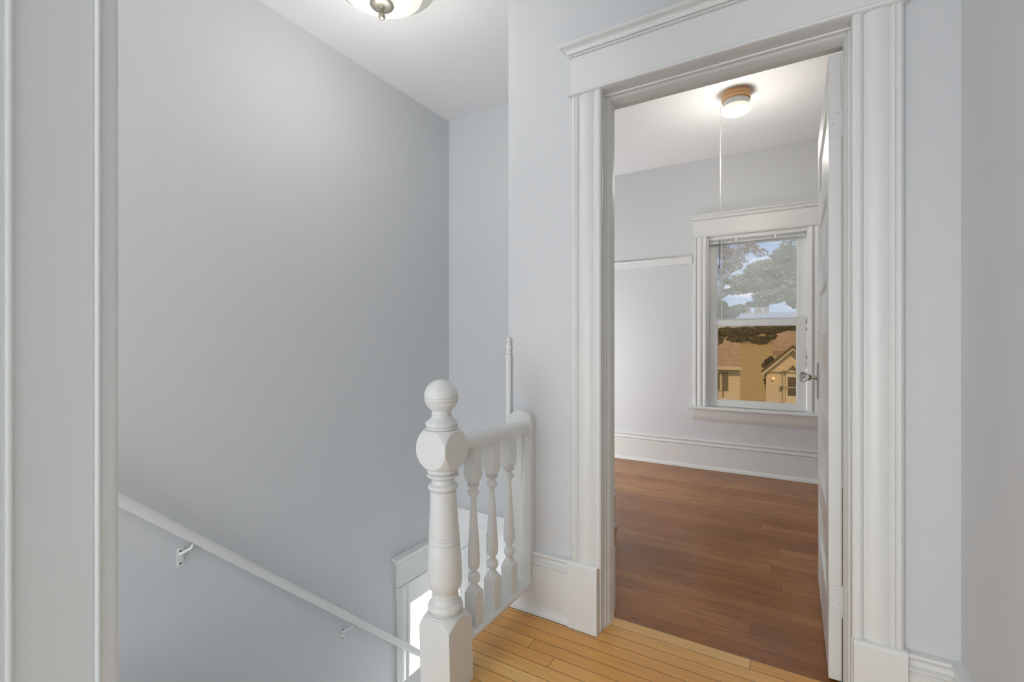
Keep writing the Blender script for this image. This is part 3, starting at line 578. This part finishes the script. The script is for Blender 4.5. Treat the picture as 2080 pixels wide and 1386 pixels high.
# right neighbour with a gabled entry
n2 = empty('neighbour_house', (1.2, 24, G), 'cream house with a gabled entry and lit lantern seen right through the lower pane', 'house')
xg0, zg = -.663*KX, -.775*KX; pk = (-.015*KX, -.165*KX); xg1 = 2*pk[0]-xg0
P = [(xg0, G), (xg0, zg), (pk[0], pk[1]-.12), (xg1, zg), (xg1, G)]
MB().prism(P, 'Y', 22, 26).build('entry_wall', SID, n2)
ov = .16; sl = (pk[1]-zg)/(pk[0]-xg0)
m = MB(); P = [(xg0-ov, zg-ov*sl), (pk[0], pk[1]), (xg1+ov, zg-ov*sl), (xg1+ov, zg-ov*sl+.10), (pk[0], pk[1]+.11), (xg0-ov, zg-ov*sl+.10)]
m.prism(P, 'Y', 21.72, 26); m.build('entry_roof', mat('dark_entry_roof', (.11, .08, .065), .9, var=(4, .3)), n2)
P = [(xg0-ov+.02, zg-ov*sl-.12), (pk[0], pk[1]-.10), (xg1+ov-.02, zg-ov*sl-.12), (xg1+ov-.02, zg-ov*sl), (pk[0], pk[1]), (xg0-ov+.02, zg-ov*sl)]
MB().prism(P, 'Y', 21.75, 21.99).build('rake_board', GABL, n2)
MB().prism([(xg0-.1, zg-.10), (xg1+.1, zg-.10), (xg1+.1, zg-.02), (xg0-.1, zg-.02)], 'Y', 21.92, 21.99).build('frieze_board', GABL, n2)
MB().prism([(24.0, -.62), (24.0, -.40), (27.5, 1.15), (31, -.4), (31, -.62), (27.5, 1.0)], 'X', -.79, 9).build('main_roof', SHI, n2)
MB().box(-.62, 9, 24.3, 30.7, G, -.5).build('main_wall', SID, n2)
# pediment hood over the door and the door
hx0, hx1 = -.26*KX, .22*KX; hp = ((hx0+hx1)/2, -.575*KX)
m = MB().prism([(hx0, -.80*KX), hp, (hx1, -.80*KX), (hx1-.14, -.815*KX), (hp[0], hp[1]-.11), (hx0+.14, -.815*KX)], 'Y', 21.80, 21.99)
m.build('door_hood', GABL, n2)
MB().box(-.255*KX, -.235*KX, 21.90, 21.99, G+.6, -.81*KX).build('pilaster', GABL, n2)
dr = MB().box(-.185*KX, .185*KX, 21.94, 22.0, G+.5, -.90*KX).build('storm_door', mat('pale_door', (.72, .69, .62), .5), n2, bevel=.01)
MB().box(-.135*KX, .135*KX, 21.925, 21.94, -1.245*KX, -.975*KX).build('pane', PANE, dr); MB().box(-.135*KX, .135*KX, 21.925, 21.94, -1.485*KX, -1.272*KX).build('pane', PANE, dr)
MB().turned([(-1.27*KX, .02), (-1.25*KX, .03)], -.165*KX, 21.92, seg=10).build('door_handle', SHUT, dr)
mbx = MB().box(-.32*KX, -.235*KX, 21.84, 21.99, -1.30*KX, -1.235*KX).build('mail_box', SHUT, n2, bevel=.02)
ln = MB().turned([(-1.055*KX, .01), (-1.045*KX, .04), (-1.015*KX, .05), (-1.00*KX, .02)], -.482*KX, 21.9, seg=16).build('lantern', LANT, n2, smooth=40)
# far house with chimneys
n3 = empty('distant_house', (-4.9, 69, -.3), 'hazy grey roofed house with chimneys low in the upper pane', 'house')
q_ = 70/36.
def sc(m): m.v = [(x*q_, y*q_, z*q_) for x, y, z in m.v]; return m
sc(MB().box(-4.0, 1.5, 34, 39, -.15, 1.0)).build('wall', mat('brown_far_wall', (.30, .25, .19), .9, var=(2, .2)), n3)
sc(MB().prism([(33.6, .9), (36.6, 2.0), (39.4, .9)], 'X', -4.1, 1.6)).build('roof', HGREY, n3)
for x, w2, zt in ((-2.72, .16, 2.52), (-2.10, .22, 2.50), (-1.62, .17, 2.72)):
    ch = sc(MB().box(x-w2, x+w2, 36.4, 36.8, 1.6, zt)).build('chimney', BRK, n3); sc(MB().turned([(zt, .08), (zt+.16, .06)], x, 36.6, seg=10)).build('flue', BRK, ch)

# foliage
def leafmat(name, a, b, c):
    m = bpy.data.materials.new(name); m.use_nodes = True; t = m.node_tree; bs = t.nodes['Principled BSDF']; n = t.nodes.new
    g = n('ShaderNodeNewGeometry'); r = n('ShaderNodeValToRGB'); e = r.color_ramp.elements; e[0].color = (*a, 1); e[1].color = (*c, 1); k = e.new(.5); k.color = (*b, 1)
    t.links.new(g.outputs['Random Per Island'], r.inputs[0]); t.links.new(r.outputs[0], bs.inputs['Base Color']); bs.inputs['Roughness'].default_value = .7
    bs.inputs['Subsurface Weight'].default_value = 0; return m
GRN = leafmat('green_leaves', (.15, .18, .09), (.24, .27, .15), (.36, .37, .23)); RED = leafmat('russet_leaves', (.20, .10, .06), (.28, .15, .10), (.36, .22, .14)); TAN = leafmat('tan_shrub_leaves', (.33, .25, .12), (.40, .31, .155), (.48, .38, .20))
BARK = mat('bark', (.17, .14, .11), .9, var=(6, .3))
def leaves(blobs, size, rng):
    m = MB()
    for (c, r, n) in blobs:
        for _ in range(n):
            while True:
                p = Vector((rng.uniform(-1, 1), rng.uniform(-1, 1), rng.uniform(-1, 1)))
                if p.length < 1 and p.length > rng.random()*.9: break
            q = Vector((c[0]+p.x*r[0], c[1]+p.y*r[1], c[2]+p.z*r[2]))
            u = Vector((rng.gauss(0, 1), rng.gauss(0, 1), rng.gauss(0, .5))).normalized(); v = u.cross(Vector((rng.gauss(0, 1), rng.gauss(0, 1), rng.gauss(0, 1)))).normalized()
            s = size*rng.uniform(.6, 1.4); b = len(m.v)
            m.v += [tuple(q+u*s), tuple(q+v*s*.5), tuple(q-u*s), tuple(q-v*s*.5)]; m.f.append((b, b+1, b+2, b+3))
    return m
def build_leaves(m, name, material, par):
    me = bpy.data.meshes.new(name); o3 = Vector(par['_w']); me.from_pydata([(v[0]-o3.x, v[1]-o3.y, v[2]+H-o3.z) for v in m.v], [], m.f); me.materials.append(material)
    o = bpy.data.objects.new(name, me); C.objects.link(o); o.parent = par; return o
rng = random.Random(4)
# points read as direction through the window: P(u, v, Y)
th = math.radians(30.88); sn, cs = math.sin(th), math.cos(th)
def P3(u, v, Y):
    dd = u-1040; rx = -sn*956.4+cs*dd; ry = cs*956.4+sn*dd; k = Y/ry; return (rx*k, Y, -(v-694)*k)
# big green tree, right
t1 = empty('maple_tree', (.9, 13, G), 'large green leafy tree whose boughs fill the right of the upper pane', 'tree')
bl_ = []
for (u, v, w_, h_, n_) in ((1600, 520, 30, 16, 420), (1560, 548, 42, 17, 700), (1610, 560, 40, 30, 800), (1530, 580, 40, 13, 560), (1580, 600, 45, 14, 520), (1500, 570, 30, 10, 260), (1620, 610, 20, 18, 300), (1495, 592, 28, 6, 120), (1540, 618, 25, 6, 110),
                       (1610, 500, 22, 10, 160), (1650, 540, 30, 50, 500), (1485, 540, 14, 8, 70)):
    c = P3(u, v, 13+rng.uniform(-.6, .6)); s_ = 13/1050.; bl_.append((c, (w_*s_, .7, h_*s_), n_))
bl_ = [(c, r, int(n*2.3)) for c, r, n in bl_]
build_leaves(leaves(bl_, .038, rng), 'crown', GRN, t1)
m = MB().tube([(1.5, 13.2, G), (1.45, 13.2, -1.5), (1.25, 13.1, .8), (.9, 13, 2.6)], [.28, .24, .18, .08], 10)
for (a, b) in (((1640, 600), (1480, 588)), ((1640, 560), (1500, 560)), ((1650, 540), (1560, 520)), ((1640, 600), (1530, 612))):
    A = P3(a[0], a[1], 13.1); B = P3(b[0], b[1], 13); M_ = ((A[0]+B[0])/2, 13, (A[2]+B[2])/2+.12); m.tube([A, M_, B], [.07, .045, .012], 6)
m.build('trunk', BARK, t1)
# russet tree, left
t2 = empty('russet_tree', (-2.6, 16, G), 'reddish leaved tree with pale branches at the left of the upper pane', 'tree')
bl_ = []
for (u, v, w_, h_, n_) in ((1470, 515, 18, 14, 300), (1500, 512, 22, 12, 230), (1525, 505, 18, 8, 150), (1545, 514, 14, 7, 80), (1475, 545, 18, 14, 200), (1495, 540, 14, 6, 90), (1450, 560, 16, 20, 160), (1500, 530, 18, 7, 90)):
    c = P3(u, v, 16+rng.uniform(-.4, .4)); s_ = 16/1050.; bl_.append((c, (w_*s_, .6, h_*s_), n_))
bl_ = [(c, r, int(n*1.5)) for c, r, n in bl_]
build_leaves(leaves(bl_, .042, rng), 'crown', RED, t2)
m = MB().tube([P3(1425, 900, 16), P3(1428, 700, 16), P3(1450, 610, 16), P3(1468, 575, 16), P3(1492, 530, 16), P3(1510, 500, 16)], [.24, .2, .13, .09, .06, .03], 8)
m.tube([P3(1450, 610, 16), P3(1500, 585, 16), P3(1540, 572, 16)], [.09, .05, .02], 6); m.tube([P3(1466, 580, 16), P3(1470, 540, 16), P3(1480, 500, 16)], [.1, .06, .03], 6)
m.build('trunk', mat('pale_bark', (.34, .32, .30), .9, var=(6, .3)), t2)
# low green hedge trees beyond the roofs
t3 = empty('row_tree', (-3.5, 27, G), 'small green tree low at the left of the upper pane beside the grey roof', 'tree')
bl_ = [(P3(u, v, 30), (w_*.029, .6, h_*.029), n_) for (u, v, w_, h_, n_) in ((1475, 636, 26, 14, 420), (1500, 628, 18, 9, 200), (1460, 620, 16, 10, 160))]
bl_ = [(c, r, n*3) for c, r, n in bl_]
build_leaves(leaves(bl_, .08, rng), 'crown', GRN, t3); MB().tube([P3(1478, 760, 30), P3(1478, 640, 30)], [.18, .1], 8).build('trunk', BARK, t3)
# dark bush by the gabled entry
t6 = empty('dark_bush', (-.75, 23, G), 'dark bush showing along the left slope of the gabled entry roof', 'bush')
bl_ = [(P3(u, v, 27.5), (w_*.026, .4, h_*.026), n_) for (u, v, w_, h_, n_) in ((1561, 736, 7, 7, 420), (1566, 730, 4, 6, 260), (1554, 742, 6, 5, 260), (1560, 770, 7, 28, 400))]
build_leaves(leaves(bl_, .06, rng), 'foliage', leafmat('bush_leaves', (.06, .07, .04), (.10, .11, .06), (.16, .16, .10)), t6); MB().tube([P3(1563, 860, 27.5), P3(1563, 745, 27.5)], [.12, .06], 8).build('stem', BARK, t6)
# overhanging bough across the lower pane top
t4 = empty('spruce_tree', (-.8, 11, G), 'dark hanging boughs of a tree along the top of the lower pane', 'tree')
bl_ = []
for (u, v, w_, h_, n_) in ((1475, 675, 26, 9, 520), (1515, 674, 30, 10, 640), (1560, 670, 30, 9, 560), (1596, 664, 22, 6, 300), (1500, 688, 22, 8, 240), (1462, 688, 8, 12, 80), (1535, 690, 14, 8, 90), (1545, 692, 16, 8, 200), (1566, 684, 10, 6, 120)):
    c = P3(u, v, 17); bl_.append((c, (w_*.0165, .5, h_*.0165), n_))
bl_ = [(c, r, int(n*2.5)) for c, r, n in bl_]
build_leaves(leaves(bl_, .042, rng), 'crown', leafmat('dark_leaves', (.05, .065, .03), (.09, .10, .05), (.15, .15, .08)), t4)
MB().tube([P3(1700, 900, 17), P3(1690, 690, 17), P3(1640, 668, 17), P3(1470, 672, 17)], [.2, .14, .06, .02], 8).build('trunk', BARK, t4)
# tall tan shrub between the houses
for o in bpy.data.objects:
    if '_w' in o: del o['_w']
